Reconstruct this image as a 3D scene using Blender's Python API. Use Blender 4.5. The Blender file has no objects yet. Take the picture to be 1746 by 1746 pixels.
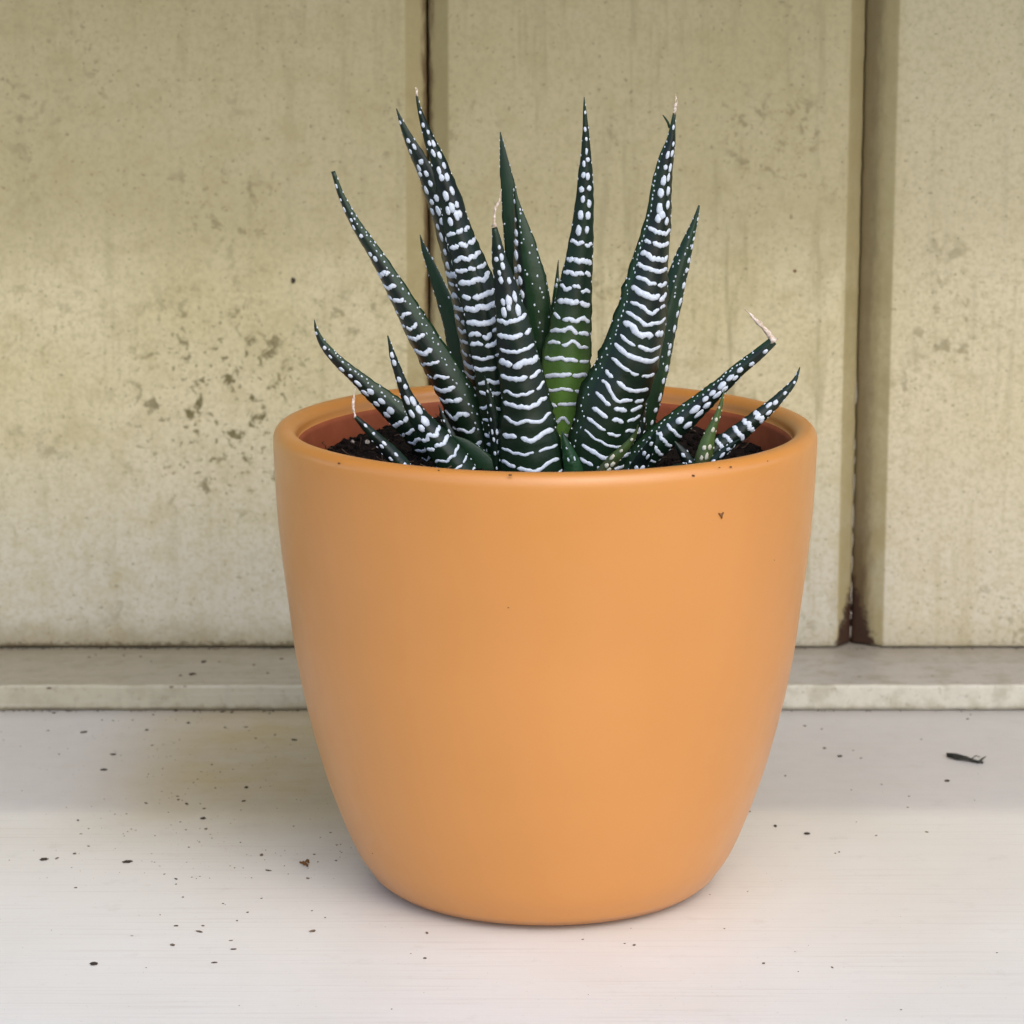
import bpy, bmesh, math, random
from mathutils import Vector, Matrix, noise as mn
rnd = random.Random(7)
C = bpy.context.scene.collection
SC = bpy.context.scene

# ------------------------------------------------------------------ camera
F, TH, CH, CD, CX = 4950.0, .2054, .2161, .6315, -.0073     # focal (px of 1746), pitch, height, distance, x
cam = bpy.data.cameras.new('camera'); camo = bpy.data.objects.new('camera', cam); C.objects.link(camo)
camo.location = (CX, -CD, CH); camo.rotation_euler = (math.pi/2-TH, 0, 0)
cam.sensor_width = 36; cam.lens = F/1746*36; cam.clip_start = .01; cam.clip_end = 100
cam.dof.use_dof = True; cam.dof.focus_distance = .62; cam.dof.aperture_fstop = 40
SC.camera = camo
# ------------------------------------------------------------------ daylight
SUN_EL, SUN_AZ = math.radians(46), math.radians(154)        # azimuth: 180 = straight behind the camera, 90 = right
w = bpy.data.worlds.new('World'); SC.world = w; w.use_nodes = True
nt = w.node_tree; bg = nt.nodes['Background']; sk = nt.nodes.new('ShaderNodeTexSky')
sk.sky_type = 'NISHITA'; sk.sun_disc = False; sk.sun_elevation = SUN_EL; sk.sun_rotation = SUN_AZ
sk.air_density = 1.0; sk.dust_density = 2.2; sk.ozone_density = 1.0
nt.links.new(sk.outputs[0], bg.inputs[0]); bg.inputs[1].default_value = .15
sl = bpy.data.lights.new('sun', 'SUN'); so = bpy.data.objects.new('sun', sl); C.objects.link(so)
sl.energy = 0.52; sl.angle = math.radians(75); sl.color = (1, .96, .89)
d = Vector((math.sin(SUN_AZ)*math.cos(SUN_EL), math.cos(SUN_AZ)*math.cos(SUN_EL), math.sin(SUN_EL)))
so.rotation_euler = d.to_track_quat('Z', 'Y').to_euler(); so.location = d*2
vs = SC.view_settings; vs.view_transform = 'Standard'; vs.look = 'None'; vs.exposure = 0.86; vs.gamma = 1

# ------------------------------------------------------------------ helpers
def ray(px, py):
    t = (873-py)/F; s = (px-873)/F
    return Vector((s, math.cos(TH)+t*math.sin(TH), -math.sin(TH)+t*math.cos(TH)))
O = Vector((CX, -CD, CH))
def at(px, py, Y):
    r = ray(px, py); return O + r*((Y+CD)/r.y)
def on_floor(px, py, z=0.0):
    r = ray(px, py); return O + r*((z-CH)/r.z)
def tag(o, label=None, cat=None, group=None, kind=None):
    if label: o['label'] = label
    if cat: o['category'] = cat
    if group: o['group'] = group
    if kind: o['kind'] = kind
    return o
def empty(name, loc=(0, 0, 0)):
    o = bpy.data.objects.new(name, None); C.objects.link(o); o.location = loc; o.empty_display_size = .01; return o
def link_mesh(name, verts, faces, mat, parent=None, smooth=True, loc=None):
    """mesh from world-space verts; the object's origin is put at loc (or stays at its parent's)"""
    base = Vector((0, 0, 0))
    if parent is not None:
        base = abs_loc(parent)
    org = Vector(loc) if loc is not None else base
    me = bpy.data.meshes.new(name); me.from_pydata([tuple(Vector(v)-org) for v in verts], [], faces)
    me.update(); bm = bmesh.new(); bm.from_mesh(me); bmesh.ops.recalc_face_normals(bm, faces=bm.faces); bm.to_mesh(me); bm.free()
    if smooth: me.polygons.foreach_set('use_smooth', [True]*len(me.polygons))
    me.materials.append(mat)
    o = bpy.data.objects.new(name, me); C.objects.link(o)
    if parent is not None: o.parent = parent
    o.location = org-base
    return o
def abs_loc(o):
    p = Vector((0, 0, 0))
    while o is not None: p += o.location; o = o.parent
    return p
def n1(x, y=0., z=0.): return mn.noise(Vector((x, y, z)))

class G:
    """tiny shader-graph helper"""
    def __init__(s, name, rough=.6, spec=.5):
        s.m = bpy.data.materials.new(name); s.m.use_nodes = True; s.t = s.m.node_tree
        s.b = s.t.nodes['Principled BSDF']; s.b.inputs['Roughness'].default_value = rough
        s.b.inputs['Specular IOR Level'].default_value = spec
    def L(s, v, i):
        if hasattr(v, 'links') or isinstance(v, bpy.types.NodeSocket): s.t.links.new(v, i)
        else: i.default_value = v
    def pos(s):
        n = s.t.nodes.new('ShaderNodeNewGeometry'); return n.outputs['Position']
    def attr(s, a):
        n = s.t.nodes.new('ShaderNodeAttribute'); n.attribute_name = a; return n.outputs['Fac']
    def sep(s, v):
        n = s.t.nodes.new('ShaderNodeSeparateXYZ'); s.L(v, n.inputs[0]); return n.outputs
    def map(s, v, sc, lo=(0, 0, 0)):
        n = s.t.nodes.new('ShaderNodeMapping'); s.L(v, n.inputs[0]); n.inputs['Scale'].default_value = sc; n.inputs['Location'].default_value = lo; return n.outputs[0]
    def noise(s, v, sc, det=4, ro=.55, dist=0):
        n = s.t.nodes.new('ShaderNodeTexNoise'); s.L(v, n.inputs['Vector']); n.inputs['Scale'].default_value = sc
        n.inputs['Detail'].default_value = det; n.inputs['Roughness'].default_value = ro; n.inputs['Distortion'].default_value = dist; return n.outputs['Fac']
    def vor(s, v, sc, feat='F1', r=1):
        n = s.t.nodes.new('ShaderNodeTexVoronoi'); s.L(v, n.inputs['Vector']); n.inputs['Scale'].default_value = sc; n.feature = feat; n.inputs['Randomness'].default_value = r; return n.outputs['Distance']
    def M(s, op, a, b=0., c=None):
        n = s.t.nodes.new('ShaderNodeMath'); n.operation = op; s.L(a, n.inputs[0]); s.L(b, n.inputs[1])
        if c is not None: s.L(c, n.inputs[2])
        return n.outputs[0]
    def ramp(s, v, a, b, lo=0., hi=1.):
        n = s.t.nodes.new('ShaderNodeMapRange'); n.interpolation_type = 'SMOOTHSTEP'
        s.L(v, n.inputs[0]); n.inputs[1].default_value = a; n.inputs[2].default_value = b; n.inputs[3].default_value = lo; n.inputs[4].default_value = hi; return n.outputs[0]
    def mix(s, f, a, b, mode='MIX'):
        n = s.t.nodes.new('ShaderNodeMix'); n.data_type = 'RGBA'; n.blend_type = mode
        s.L(f, n.inputs[0])
        for v, i in ((a, n.inputs[6]), (b, n.inputs[7])):
            if isinstance(v, tuple): i.default_value = (*v, 1)
            else: s.t.links.new(v, i)
        return n.outputs[2]
    def col(s, c):
        i = s.b.inputs['Base Color']
        if isinstance(c, tuple): i.default_value = (*c, 1)
        else: s.t.links.new(c, i)
    def bump(s, h, st, dist):
        n = s.t.nodes.new('ShaderNodeBump'); s.L(h, n.inputs['Height']); n.inputs['Strength'].default_value = st; n.inputs['Distance'].default_value = dist
        s.t.links.new(n.outputs[0], s.b.inputs['Normal'])

# layout of the setting, metres
YW, YF, ZS = .1785, .1380, .0073        # wall face, front of the moulding, top of the moulding
GAPS = [(-.0369, -.0310, -.0304, -.0248, .0040), (.0860, .0905, .0909, .0994, .0050)]   # bevel start, gap, gap, bevel end, depth
YC = .0476

# ------------------------------------------------------------------ materials of the setting
def wall_material():
    g = G('weathered_cream_paint', .62, .35); P = g.pos(); X, Y, Z = g.sep(P)
    big = g.noise(P, 22, 3, .5); mid = g.noise(P, 95, 5, .65); fine = g.noise(P, 700, 4, .7)
    streak = g.noise(g.map(P, (260, 260, 22)), 1, 4, .6)
    c = g.mix(g.ramp(big, .35, .68), (.620, .545, .345), (.555, .485, .275))
    c = g.mix(g.ramp(Z, .015, .09), (.500, .470, .385), c)                     # washed paler near the sill
    c = g.mix(g.ramp(Z, .108, .135, 0, .55), c, (.345, .290, .150))             # algae film higher up, with the eave's shade painted in
    c = g.mix(g.M('MULTIPLY', g.ramp(mid, .45, .68), .38), c, (.380, .315, .150))
    c = g.mix(g.M('MULTIPLY', g.ramp(streak, .52, .75), g.ramp(X, -.09, .03, .25, .6)), c, (.30, .26, .135))
    c = g.mix(g.ramp(X, .094, .105, 0, .45), c, (.64, .565, .40))             # the right board is paler
    # small mildew spots, thick in one patch on the left board
    patch = g.noise(P, 30, 2, .5)
    dx = g.M('SUBTRACT', X, -.088); dz = g.M('SUBTRACT', Z, .078)
    rr = g.M('SQRT', g.M('ADD', g.M('MULTIPLY', dx, dx), g.M('MULTIPLY', g.M('MULTIPLY', dz, dz), .8)))
    pm = g.M('MAXIMUM', g.ramp(rr, .012, .042, 1, 0), g.ramp(patch, .48, .66, 0, .5))
    sp = g.M('MAXIMUM', g.ramp(g.noise(P, 210, 3, .6, .4), .56, .68), g.ramp(g.noise(P, 520, 2, .5), .62, .70, 0, .8))
    c = g.mix(g.M('MULTIPLY', g.M('MULTIPLY', sp, pm), .97), c, (.115, .092, .028))
    c = g.mix(g.M('MULTIPLY', g.ramp(g.M('ADD', g.M('MULTIPLY', fine, .65), g.M('MULTIPLY', g.noise(P, 330, 3, .7), .35)), .42, .66), .5), c, (.33, .275, .145))
    specks = g.ramp(g.noise(P, 800, 1, .5), .70, .74)
    c = g.mix(g.M('MULTIPLY', specks, .45), c, (.10, .08, .035))
    # grime and painted groove shade on the bevels beside each joint
    for i, (a, b, b2, e, dp) in enumerate(GAPS):
        mid_x = (b+b2)/2
        on = g.M('MULTIPLY', g.ramp(X, a-.0002, a+.0003), g.ramp(X, e-.0003, e+.0002, 1, 0))
        c = g.mix(g.M('MULTIPLY', on, g.ramp(mid, .2, .8, .55, .95)), c, (.345, .285, .135))
        ds = g.M('ABSOLUTE', g.M('SUBTRACT', X, mid_x))
        wob = g.M('ADD', ds, g.M('MULTIPLY', g.M('SUBTRACT', g.noise(g.map(P, (420, 420, 120)), 1, 5, .7), .5), .0046))
        if i == 0:
            dk = g.ramp(wob, .0003, .0022, .88, 0)
            c = g.mix(dk, c, (.105, .060, .022))
        else:
            right = g.ramp(X, mid_x-.0003, mid_x+.0003, .25, 1)
            low = g.ramp(Z, ZS, ZS+.06, 1, .62)
            dk = g.M('MULTIPLY', g.M('MULTIPLY', g.ramp(wob, .0020, .0068, 1, 0), right), low)
            c = g.mix(dk, c, (.075, .044, .016))
    # dirt that creeps up from the moulding
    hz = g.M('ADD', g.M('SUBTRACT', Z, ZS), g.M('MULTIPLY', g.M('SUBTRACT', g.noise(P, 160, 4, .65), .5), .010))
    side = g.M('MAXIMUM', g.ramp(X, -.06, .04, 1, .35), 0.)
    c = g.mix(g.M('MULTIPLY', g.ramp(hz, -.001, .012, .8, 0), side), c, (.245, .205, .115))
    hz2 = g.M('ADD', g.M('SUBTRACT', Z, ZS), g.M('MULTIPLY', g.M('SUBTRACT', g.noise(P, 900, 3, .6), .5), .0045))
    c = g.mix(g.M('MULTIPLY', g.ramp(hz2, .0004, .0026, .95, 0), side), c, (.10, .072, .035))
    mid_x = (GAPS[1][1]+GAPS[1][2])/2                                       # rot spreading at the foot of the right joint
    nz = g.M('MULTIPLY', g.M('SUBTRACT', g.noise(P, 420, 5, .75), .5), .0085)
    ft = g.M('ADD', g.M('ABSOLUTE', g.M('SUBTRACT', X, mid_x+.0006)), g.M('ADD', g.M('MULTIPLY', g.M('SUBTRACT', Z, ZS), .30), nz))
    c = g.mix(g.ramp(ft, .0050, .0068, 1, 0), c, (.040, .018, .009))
    g.col(c)
    h = g.M('ADD', g.M('MULTIPLY', g.noise(g.map(P, (300, 300, 40)), 1, 3), .6), g.M('MULTIPLY', fine, .5))
    g.bump(h, .35, .0004)
    return g.m
def sill_material(name, moulding=False):
    g = G(name, .42, .45); P = g.pos(); X, Y, Z = g.sep(P)
    brush = g.noise(g.map(P, (18, 900, 900)), 1, 4, .6); big = g.noise(P, 16, 3, .5); mid = g.noise(P, 120, 5, .65)
    c = g.mix(g.ramp(big, .35, .7), (.715, .708, .665), (.68, .668, .615))
    if moulding:
        c = (.60, .575, .50)
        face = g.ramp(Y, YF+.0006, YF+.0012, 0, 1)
        c = g.mix(face, (.52, .50, .42), (.43, .405, .375))  # top darker than the front face: overhead shade put into the colour
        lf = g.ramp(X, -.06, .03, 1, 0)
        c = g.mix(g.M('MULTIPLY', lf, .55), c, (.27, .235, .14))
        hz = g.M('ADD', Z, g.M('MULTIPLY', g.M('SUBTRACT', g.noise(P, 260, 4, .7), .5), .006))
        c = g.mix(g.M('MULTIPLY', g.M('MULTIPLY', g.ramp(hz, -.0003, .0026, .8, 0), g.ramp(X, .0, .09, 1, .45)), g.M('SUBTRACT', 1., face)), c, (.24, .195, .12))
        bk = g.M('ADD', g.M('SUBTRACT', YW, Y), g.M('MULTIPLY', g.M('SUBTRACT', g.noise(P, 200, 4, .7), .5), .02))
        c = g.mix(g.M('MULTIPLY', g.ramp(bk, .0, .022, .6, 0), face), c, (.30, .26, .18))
    else:
        yy = g.M('ADD', Y, g.M('MULTIPLY', g.M('SUBTRACT', g.noise(g.map(P, (14, 200, 1)), 1, 4, .6), .5), .006))
        rear = g.ramp(yy, YC-.007, YC+.008)                       # rear of the sill greyed: shade painted into the colour
        c = g.mix(g.M('MULTIPLY', rear, .80), c, (.51, .50, .50))
        lf = g.M('MULTIPLY', g.ramp(X, -.125, -.080), g.ramp(X, -.02, .03, 1, 0))  # pot's warm shadow painted on the sill left-behind it, mixed with algae stain
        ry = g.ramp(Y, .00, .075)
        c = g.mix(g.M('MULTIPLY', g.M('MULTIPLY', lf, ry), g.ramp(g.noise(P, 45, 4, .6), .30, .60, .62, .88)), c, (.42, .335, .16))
        c = g.mix(g.ramp(Y, .128, .1385, 0, .35), c, (.34, .31, .25))
    if moulding:
        c = g.mix(g.ramp(mid, .46, .70, 0, .5), c, (.27, .24, .155))
        c = g.mix(g.ramp(g.noise(P, 420, 4, .7), .56, .70, 0, .5), c, (.20, .17, .11))
    c = g.mix(g.ramp(brush, .50, .72, 0, .30), c, (.50, .46, .41))
    c = g.mix(g.M('MULTIPLY', g.ramp(mid, .58, .75), .22), c, (.46, .42, .35))
    sp = g.ramp(g.noise(P, 1300, 1, .5), .745, .78)
    c = g.mix(g.M('MULTIPLY', sp, .35), c, (.22, .19, .16))
    g.col(c)
    g.bump(g.M('ADD', brush, g.M('MULTIPLY', mid, .3)), .3, .00025)
    g.L(g.ramp(mid, .3, .8, .36, .55), g.b.inputs['Roughness'])
    return g.m
def simple(name, c1, c2, sc, rough=.6, spec=.4, bump=0, st=.3):
    g = G(name, rough, spec); P = g.pos(); n = g.noise(P, sc, 4, .6)
    g.col(g.mix(g.ramp(n, .35, .68), c1, c2))
    if bump: g.bump(n, st, bump)
    return g.m
M_wall = wall_material()
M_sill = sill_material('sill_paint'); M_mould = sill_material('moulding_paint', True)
M_gap = simple('dark_gap', (.02, .012, .006), (.035, .02, .01), 300, .9, .1)

# ------------------------------------------------------------------ wall of boards
def board(x0, x1, left, right, top=.358):
    """left/right: (flat start offset, depth) of the bevel on that edge; profile in x-y run up z with fine rings"""
    n = 6; pr = []
    if left:
        w_, dp = left
        pr.append((x0, YW+.018)); pr.append((x0, YW+dp+.0002)); pr.append((x0+.0003, YW+dp-.0002))
        for i in range(1, n): pr.append((x0+w_*i/n, YW+dp*(1-i/n)))
        pr += [(x0+w_-.0004, YW+.00025), (x0+w_, YW+.00006), (x0+w_+.0005, YW)]
    else: pr += [(x0, YW+.018), (x0, YW)]
    k = 10
    a = pr[-1][0]; b = (x1-right[0]-.0005) if right else x1
    for i in range(1, k): pr.append((a+(b-a)*i/k, YW))
    if right:
        w_, dp = right
        pr += [(x1-w_-.0005, YW), (x1-w_, YW+.00006), (x1-w_+.0004, YW+.00025)]
        for i in range(1, n): pr.append((x1-w_+w_*i/n, YW+dp*i/n))
        pr += [(x1-.0003, YW+dp-.0002), (x1, YW+dp+.0002), (x1, YW+.018)]
    else: pr += [(x1, YW), (x1, YW+.018)]
    zb = ZS+.00055; zs = [zb]+[zb+(top-zb)*((i/160)**1.3) for i in range(1, 161)]
    V = []; Fc = []; m = len(pr)
    for zi, z in enumerate(zs):
        for j, (x, y) in enumerate(pr):
            wx = wy = 0
            if j not in (0, m-1):
                wy = .00016*n1(x*60, z*14, 3)
                near = [e for e in (x0, x1) if abs(x-e) < .0004]
                if near: wx = .00014*n1(z*260, near[0]*50)+.00012*n1(z*900, near[0]*50)
            V.append((x+wx, y+wy, z))
    for i in range(len(zs)-1):
        for j in range(m):
            j2 = (j+1) % m; Fc.append((i*m+j, i*m+j2, (i+1)*m+j2, (i+1)*m+j))
    Fc.append(tuple(range(m))); Fc.append(tuple((len(zs)-1)*m+j for j in range(m)))
    o = link_mesh('wall_board', V, Fc, M_wall, wall)
    return o
wall = empty('wooden_wall', (0, YW, ZS))
tag(wall, 'weathered cream wooden wall of bevelled upright boards behind the pot', 'wall')
g0, g1 = GAPS
bs = [board(-.55, g0[1], None, (g0[1]-g0[0], g0[4])),
      board(g0[2], g1[1], (g0[3]-g0[2], g0[4]), (g1[1]-g1[0], g1[4])),
      board(g1[2], .55, (g1[3]-g1[2], g1[4]), None)]
link_mesh('backing', [(-.55, YW+.0181, ZS), (.55, YW+.0181, ZS), (.55, YW+.0181, .358), (-.55, YW+.0181, .358),
                      (-.55, YW+.0295, ZS), (.55, YW+.0295, ZS), (.55, YW+.0295, .358), (-.55, YW+.0295, .358)],
          [(0, 1, 2, 3), (4, 5, 6, 7), (0, 1, 5, 4), (2, 3, 7, 6), (0, 3, 7, 4), (1, 2, 6, 5)], M_gap, wall, False)
M_bead = simple('old_sealant', (.62, .58, .50), (.40, .34, .27), 900, .5, .5)
def tube(path, rad, seg=6, squash=None):
    V = []; Fc = []; n = len(path); path = [Vector(p) for p in path]; up = Vector((.13, .4, .9)).normalized()
    for i, p in enumerate(path):
        t = (path[min(i+1, n-1)]-path[max(i-1, 0)])
        t = t.normalized() if t.length > 1e-9 else Vector((0, 0, 1))
        s = t.cross(up); s = s.normalized() if s.length > 1e-4 else t.orthogonal().normalized(); u = s.cross(t)
        r = rad[i] if isinstance(rad, (list, tuple)) else rad
        for k in range(seg):
            a = 2*math.pi*k/seg; V.append(p+s*(r*math.cos(a))+u*(r*math.sin(a)))
    for i in range(n-1):
        for k in range(seg):
            k2 = (k+1) % seg; Fc.append((i*seg+k, i*seg+k2, (i+1)*seg+k2, (i+1)*seg+k))
    Fc.append(tuple(range(seg))); Fc.append(tuple((n-1)*seg+k for k in range(seg)))
    return V, Fc
class Acc:
    def __init__(s): s.V = []; s.F = []
    def add(s, vf):
        b = len(s.V); s.V += vf[0]; s.F += [tuple(i+b for i in f) for f in vf[1]]
# cracked thread of old filler in the right-hand joint
acc = Acc(); zz = ZS+.002
while zz < ZS+.075:
    ln = rnd.uniform(.002, .007)
    if rnd.random() < .72:
        acc.add(tube([(.0905+.00018*n1(z*700), YW+.0044+.0001*n1(z*500, 4), z) for z in [zz+ln*i/6 for i in range(7)]],
                     [.00005+.00006*math.sin(math.pi*i/6)+.00003*rnd.random() for i in range(7)]))
    zz += ln+rnd.uniform(.0004, .004)
link_mesh('filler_thread', acc.V, acc.F, M_bead, wall)

# ------------------------------------------------------------------ eave over the sill (above the picture; it shades the upper wall)
M_eave = simple('eave_paint', (.20, .18, .13), (.26, .24, .18), 40, .8, .2)
e0, e1, ez = -.055, YW+.03, .36
ev = link_mesh('eave', [(x, y, z) for z in (ez, ez+.02) for x, y in ((-.9, e0), (.9, e0), (.9, e1), (-.9, e1))],
               [(0, 1, 2, 3), (4, 5, 6, 7), (0, 1, 5, 4), (1, 2, 6, 5), (2, 3, 7, 6), (3, 0, 4, 7)], M_eave, None, False)
tag(ev, kind='structure')
# ------------------------------------------------------------------ sill and moulding
def strip(name, prof, x0, x1, nx, mat, parent, amp=.00012):
    V = []; Fc = []; m = len(prof)
    for i in range(nx+1):
        x = x0+(x1-x0)*i/nx
        for (y, z) in prof:
            V.append((x, y+amp*(n1(x*160, y*90, 1)+.6*n1(x*700, y*300, 5)), z+amp*.7*(n1(x*110, y*70, 9)+.5*n1(x*620, y*90, 2))))
    for i in range(nx):
        for j in range(m-1): Fc.append((i*m+j, i*m+j+1, (i+1)*m+j+1, (i+1)*m+j))
        Fc.append((i*m+m-1, i*m, (i+1)*m, (i+1)*m+m-1))
    Fc.append(tuple(range(m))); Fc.append(tuple(nx*m+j for j in range(m)))
    return link_mesh(name, V, Fc, mat, parent)
prof = [(-.34, -.03), (-.343, -.004), (-.3425, -.001), (-.341, 0)]+[(-.34+(YF-.0004+.34)*i/60, 0) for i in range(61)]+[(YW+.02, 0), (YW+.02, -.03)]
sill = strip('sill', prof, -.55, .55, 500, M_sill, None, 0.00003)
tag(sill, 'off-white painted wooden sill the orange pot stands on', kind='structure')
r = .0007
prof = [(YF, .0003)]+[(YF, ZS*k/5) for k in (1, 2, 3, 4)]+[(YF+r-r*math.cos(a), ZS-r+r*math.sin(a)) for a in [i*math.pi/10 for i in range(0, 6)]]
prof += [(YF+r+(YW+.012-YF-r)*i/14, ZS) for i in range(1, 15)]+[(YW+.012, .0003)]
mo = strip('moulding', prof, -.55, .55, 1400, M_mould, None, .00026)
tag(mo, 'low painted wooden step between the sill and the wall boards', 'moulding')

# ------------------------------------------------------------------ pot
def pot_material():
    g = G('orange_glaze', .44, .5); P = g.pos()
    n = g.noise(P, 30, 3, .5); f = g.noise(P, 900, 3, .6)
    c = g.mix(g.ramp(n, .3, .7), (.535, .216, .040), (.555, .226, .045))
    c = g.mix(g.ramp(g.noise(P, 1500, 1, .5), .75, .78, 0, .35), c, (.45, .17, .05))
    g.col(c); g.bump(g.M('ADD', g.M('MULTIPLY', f, .3), n), .12, .0003)
    g.L(g.ramp(g.noise(P, 55, 4, .6), .3, .7, .38, .52), g.b.inputs['Roughness'])
    g.b.inputs['Coat Weight'].default_value = .55; g.b.inputs['Coat Roughness'].default_value = .30
    return g.m
M_pot = pot_material()
H = .1047
RK = [(0, .0300), (.0001, .0338), (.0012, .0350), (.0013, .0373), (.0030, .0393), (.008, .04255), (.015, .04557), (.025, .0491), (.035, .05185), (.045, .05415), (.055, .0559),
      (.065, .0571), (.075, .0583), (.085, .0592), (.095, .0597), (.1000, .0599)]
def smooth_prof(K, per=5):
    out = []
    for i in range(len(K)-1):
        p0 = K[max(i-1, 0)]; p1 = K[i]; p2 = K[i+1]; p3 = K[min(i+2, len(K)-1)]
        for j in range(per):
            t = j/per; z = p1[0]+(p2[0]-p1[0])*t
            def m(a, b): return (b[1]-a[1])/(b[0]-a[0]+1e-9)
            m1 = m(p0, p2)*(p2[0]-p1[0]); m2 = m(p1, p3)*(p2[0]-p1[0])
            h = (2*t**3-3*t**2+1)*p1[1]+(t**3-2*t*t+t)*m1+(-2*t**3+3*t*t)*p2[1]+(t**3-t*t)*m2
            out.append((h, z))
    out.append((K[-1][1], K[-1][0])); return out
pp = RK[:4]; outer = [(0, .0012), (.0290, .0012)]+[(r_, z_) for z_, r_ in RK[:4]]+smooth_prof(RK[4:])
lip = []
for i in range(0, 19):          # rounded thick lip
    a = math.pi*i/18
    lip.append((.0574+.0025*math.cos(a) if a < math.pi/2 else .0574+.0027*math.cos(a), .1016+(H-.1016)*math.sin(a)**.8))
inner = [(.0545, .1012), (.0541, .1008), (.0540, .1000), (.0538, .090), (.052, .06), (.044, .02), (.036, .006), (0, .005)]
PR = outer+lip+inner; NS = 224
V = []; Fc = []
for (r_, z_) in PR:
    for k in range(NS):
        a = 2*math.pi*k/NS; q = 1+.0012*n1(math.cos(a)*1.5, math.sin(a)*1.5, z_*12)
        V.append((r_*q*math.cos(a), r_*q*math.sin(a), z_+.00012*n1(math.cos(a)*2, math.sin(a)*2, z_*30)*min(1, z_*20)))
for i in range(len(PR)-1):
    for k in range(NS):
        k2 = (k+1) % NS; Fc.append((i*NS+k, i*NS+k2, (i+1)*NS+k2, (i+1)*NS+k))
pot = link_mesh('flower_pot', V, Fc, M_pot)
pot.data.materials.append(simple('bare_terracotta', (.30, .075, .030), (.34, .090, .038), 200, .7, .3))   # unglazed inside
i0 = (len(outer)+len(lip)+1)*NS
for i_, f_ in enumerate(pot.data.polygons):
    if min(f_.vertices) >= i0-NS: f_.material_index = 1
tag(pot, 'smooth orange glazed ceramic pot tapering to a narrow base', 'flower pot')

# ------------------------------------------------------------------ soil
M_soil = simple('potting_soil', (.010, .006, .005), (.030, .018, .012), 900, .95, .15)
gS = G('soil_mix', .95, .15); P = gS.pos()
cS = gS.mix(gS.ramp(gS.noise(P, 1200, 3, .7), .4, .7), (.004, .0027, .0025), (.014, .008, .006))
cS = gS.mix(gS.ramp(gS.noise(P, 420, 2, .5), .66, .74, 0, .4), cS, (.05, .032, .024)); gS.col(cS); gS.bump(gS.noise(P, 1500, 3), .6, .0006)
acc = Acc(); rings = 34; ns = 90; V = []; Fc = []
def soil_z(x, y):
    rr = math.hypot(x, y)/.0538
    return .0925+.0036*(1-rr**2)+.0035*max(-1, min(1, y/.035))+.0030*(1 if x < 0 else .0)*min(1, abs(x)/.02)*(1-rr**4)+.0013*n1(x*150, y*150)+.0009*n1(x*420, y*420, 3)
for i in range(rings+1):
    for k in range(ns):
        a = 2*math.pi*k/ns; rr = .0538*i/rings; x, y = rr*math.cos(a), rr*math.sin(a); V.append(Vector((x, y, soil_z(x, y))))
for i in range(rings):
    for k in range(ns):
        k2 = (k+1) % ns; Fc.append((i*ns+k, i*ns+k2, (i+1)*ns+k2, (i+1)*ns+k))
acc.add((V, Fc))
ICO_V = []; ICO_F = []
_b = bmesh.new(); bmesh.ops.create_icosphere(_b, subdivisions=1, radius=1); ICO_V = [v.co.copy() for v in _b.verts]; ICO_F = [tuple(v.index for v in f.verts) for f in _b.faces]; _b.free()
_b = bmesh.new(); bmesh.ops.create_icosphere(_b, subdivisions=2, radius=1); IC2_V = [v.co.copy() for v in _b.verts]; IC2_F = [tuple(v.index for v in f.verts) for f in _b.faces]; _b.free()
def lump(c, sx, sy, sz, rot=None, rough=.35, fine=False, R=rnd):
    V0, F0 = (IC2_V, IC2_F) if fine else (ICO_V, ICO_F)
    rot = rot or Matrix.Rotation(R.uniform(0, 6.28), 3, 'Z'); sd = R.uniform(0, 99)
    return [Vector(c)+rot @ Vector((v.x*sx, v.y*sy, v.z*sz))*(1+rough*n1(v.x*1.7+sd, v.y*1.7, v.z*1.7)*1.6) for v in V0], F0
def rrot(): return Matrix.Rotation(rnd.uniform(0, 6.28), 3, 'Z') @ Matrix.Rotation(rnd.uniform(0, 6.28), 3, 'X')
for i in range(2600):
    a = rnd.uniform(0, 6.283); rr = .0530*math.sqrt(rnd.random()); x, y = rr*math.cos(a), rr*math.sin(a); s = .0003+.0009*rnd.random()**4
    acc.add(lump((x, y, soil_z(x, y)+s*.3), s*rnd.uniform(.6, 1.7), s, s*.7, rrot()))
soil = link_mesh('potting_soil', acc.V, acc.F, gS.m, None, False)
tag(soil, 'dark brown crumbly potting soil filling the orange pot', 'soil', kind='stuff')
acc = Acc()
for i in range(170):
    a = rnd.uniform(0, 6.283); rr = .051*math.sqrt(rnd.random()); x, y = rr*math.cos(a), rr*math.sin(a); z = soil_z(x, y)
    dr = Vector((rnd.uniform(-1, 1), rnd.uniform(-1, 1), rnd.uniform(-.1, .5))).normalized(); ln = rnd.uniform(.003, .009)
    q = Vector((x, y, z)); sd = rnd.uniform(0, 50); pts = []
    for k in range(6):
        q = q+dr*ln/6+Vector((n1(sd, k*.7), n1(sd+9, k*.7), n1(sd+20, k*.7)))*ln/9; pts.append(q.copy())
        if math.hypot(q.x, q.y) > .052: q.x *= .97; q.y *= .97
        q.z = min(q.z, .1005)
    acc.add(tube(pts, [.00012*rnd.uniform(.6, 1.2)]*6, 4))
fib = link_mesh('root_fibres', acc.V, acc.F, simple('fibre', (.055, .032, .02), (.13, .085, .06), 300, .8, .2), None)
tag(fib, 'thin brown root fibres lying on the dark soil', 'root fibres', kind='stuff')

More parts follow.
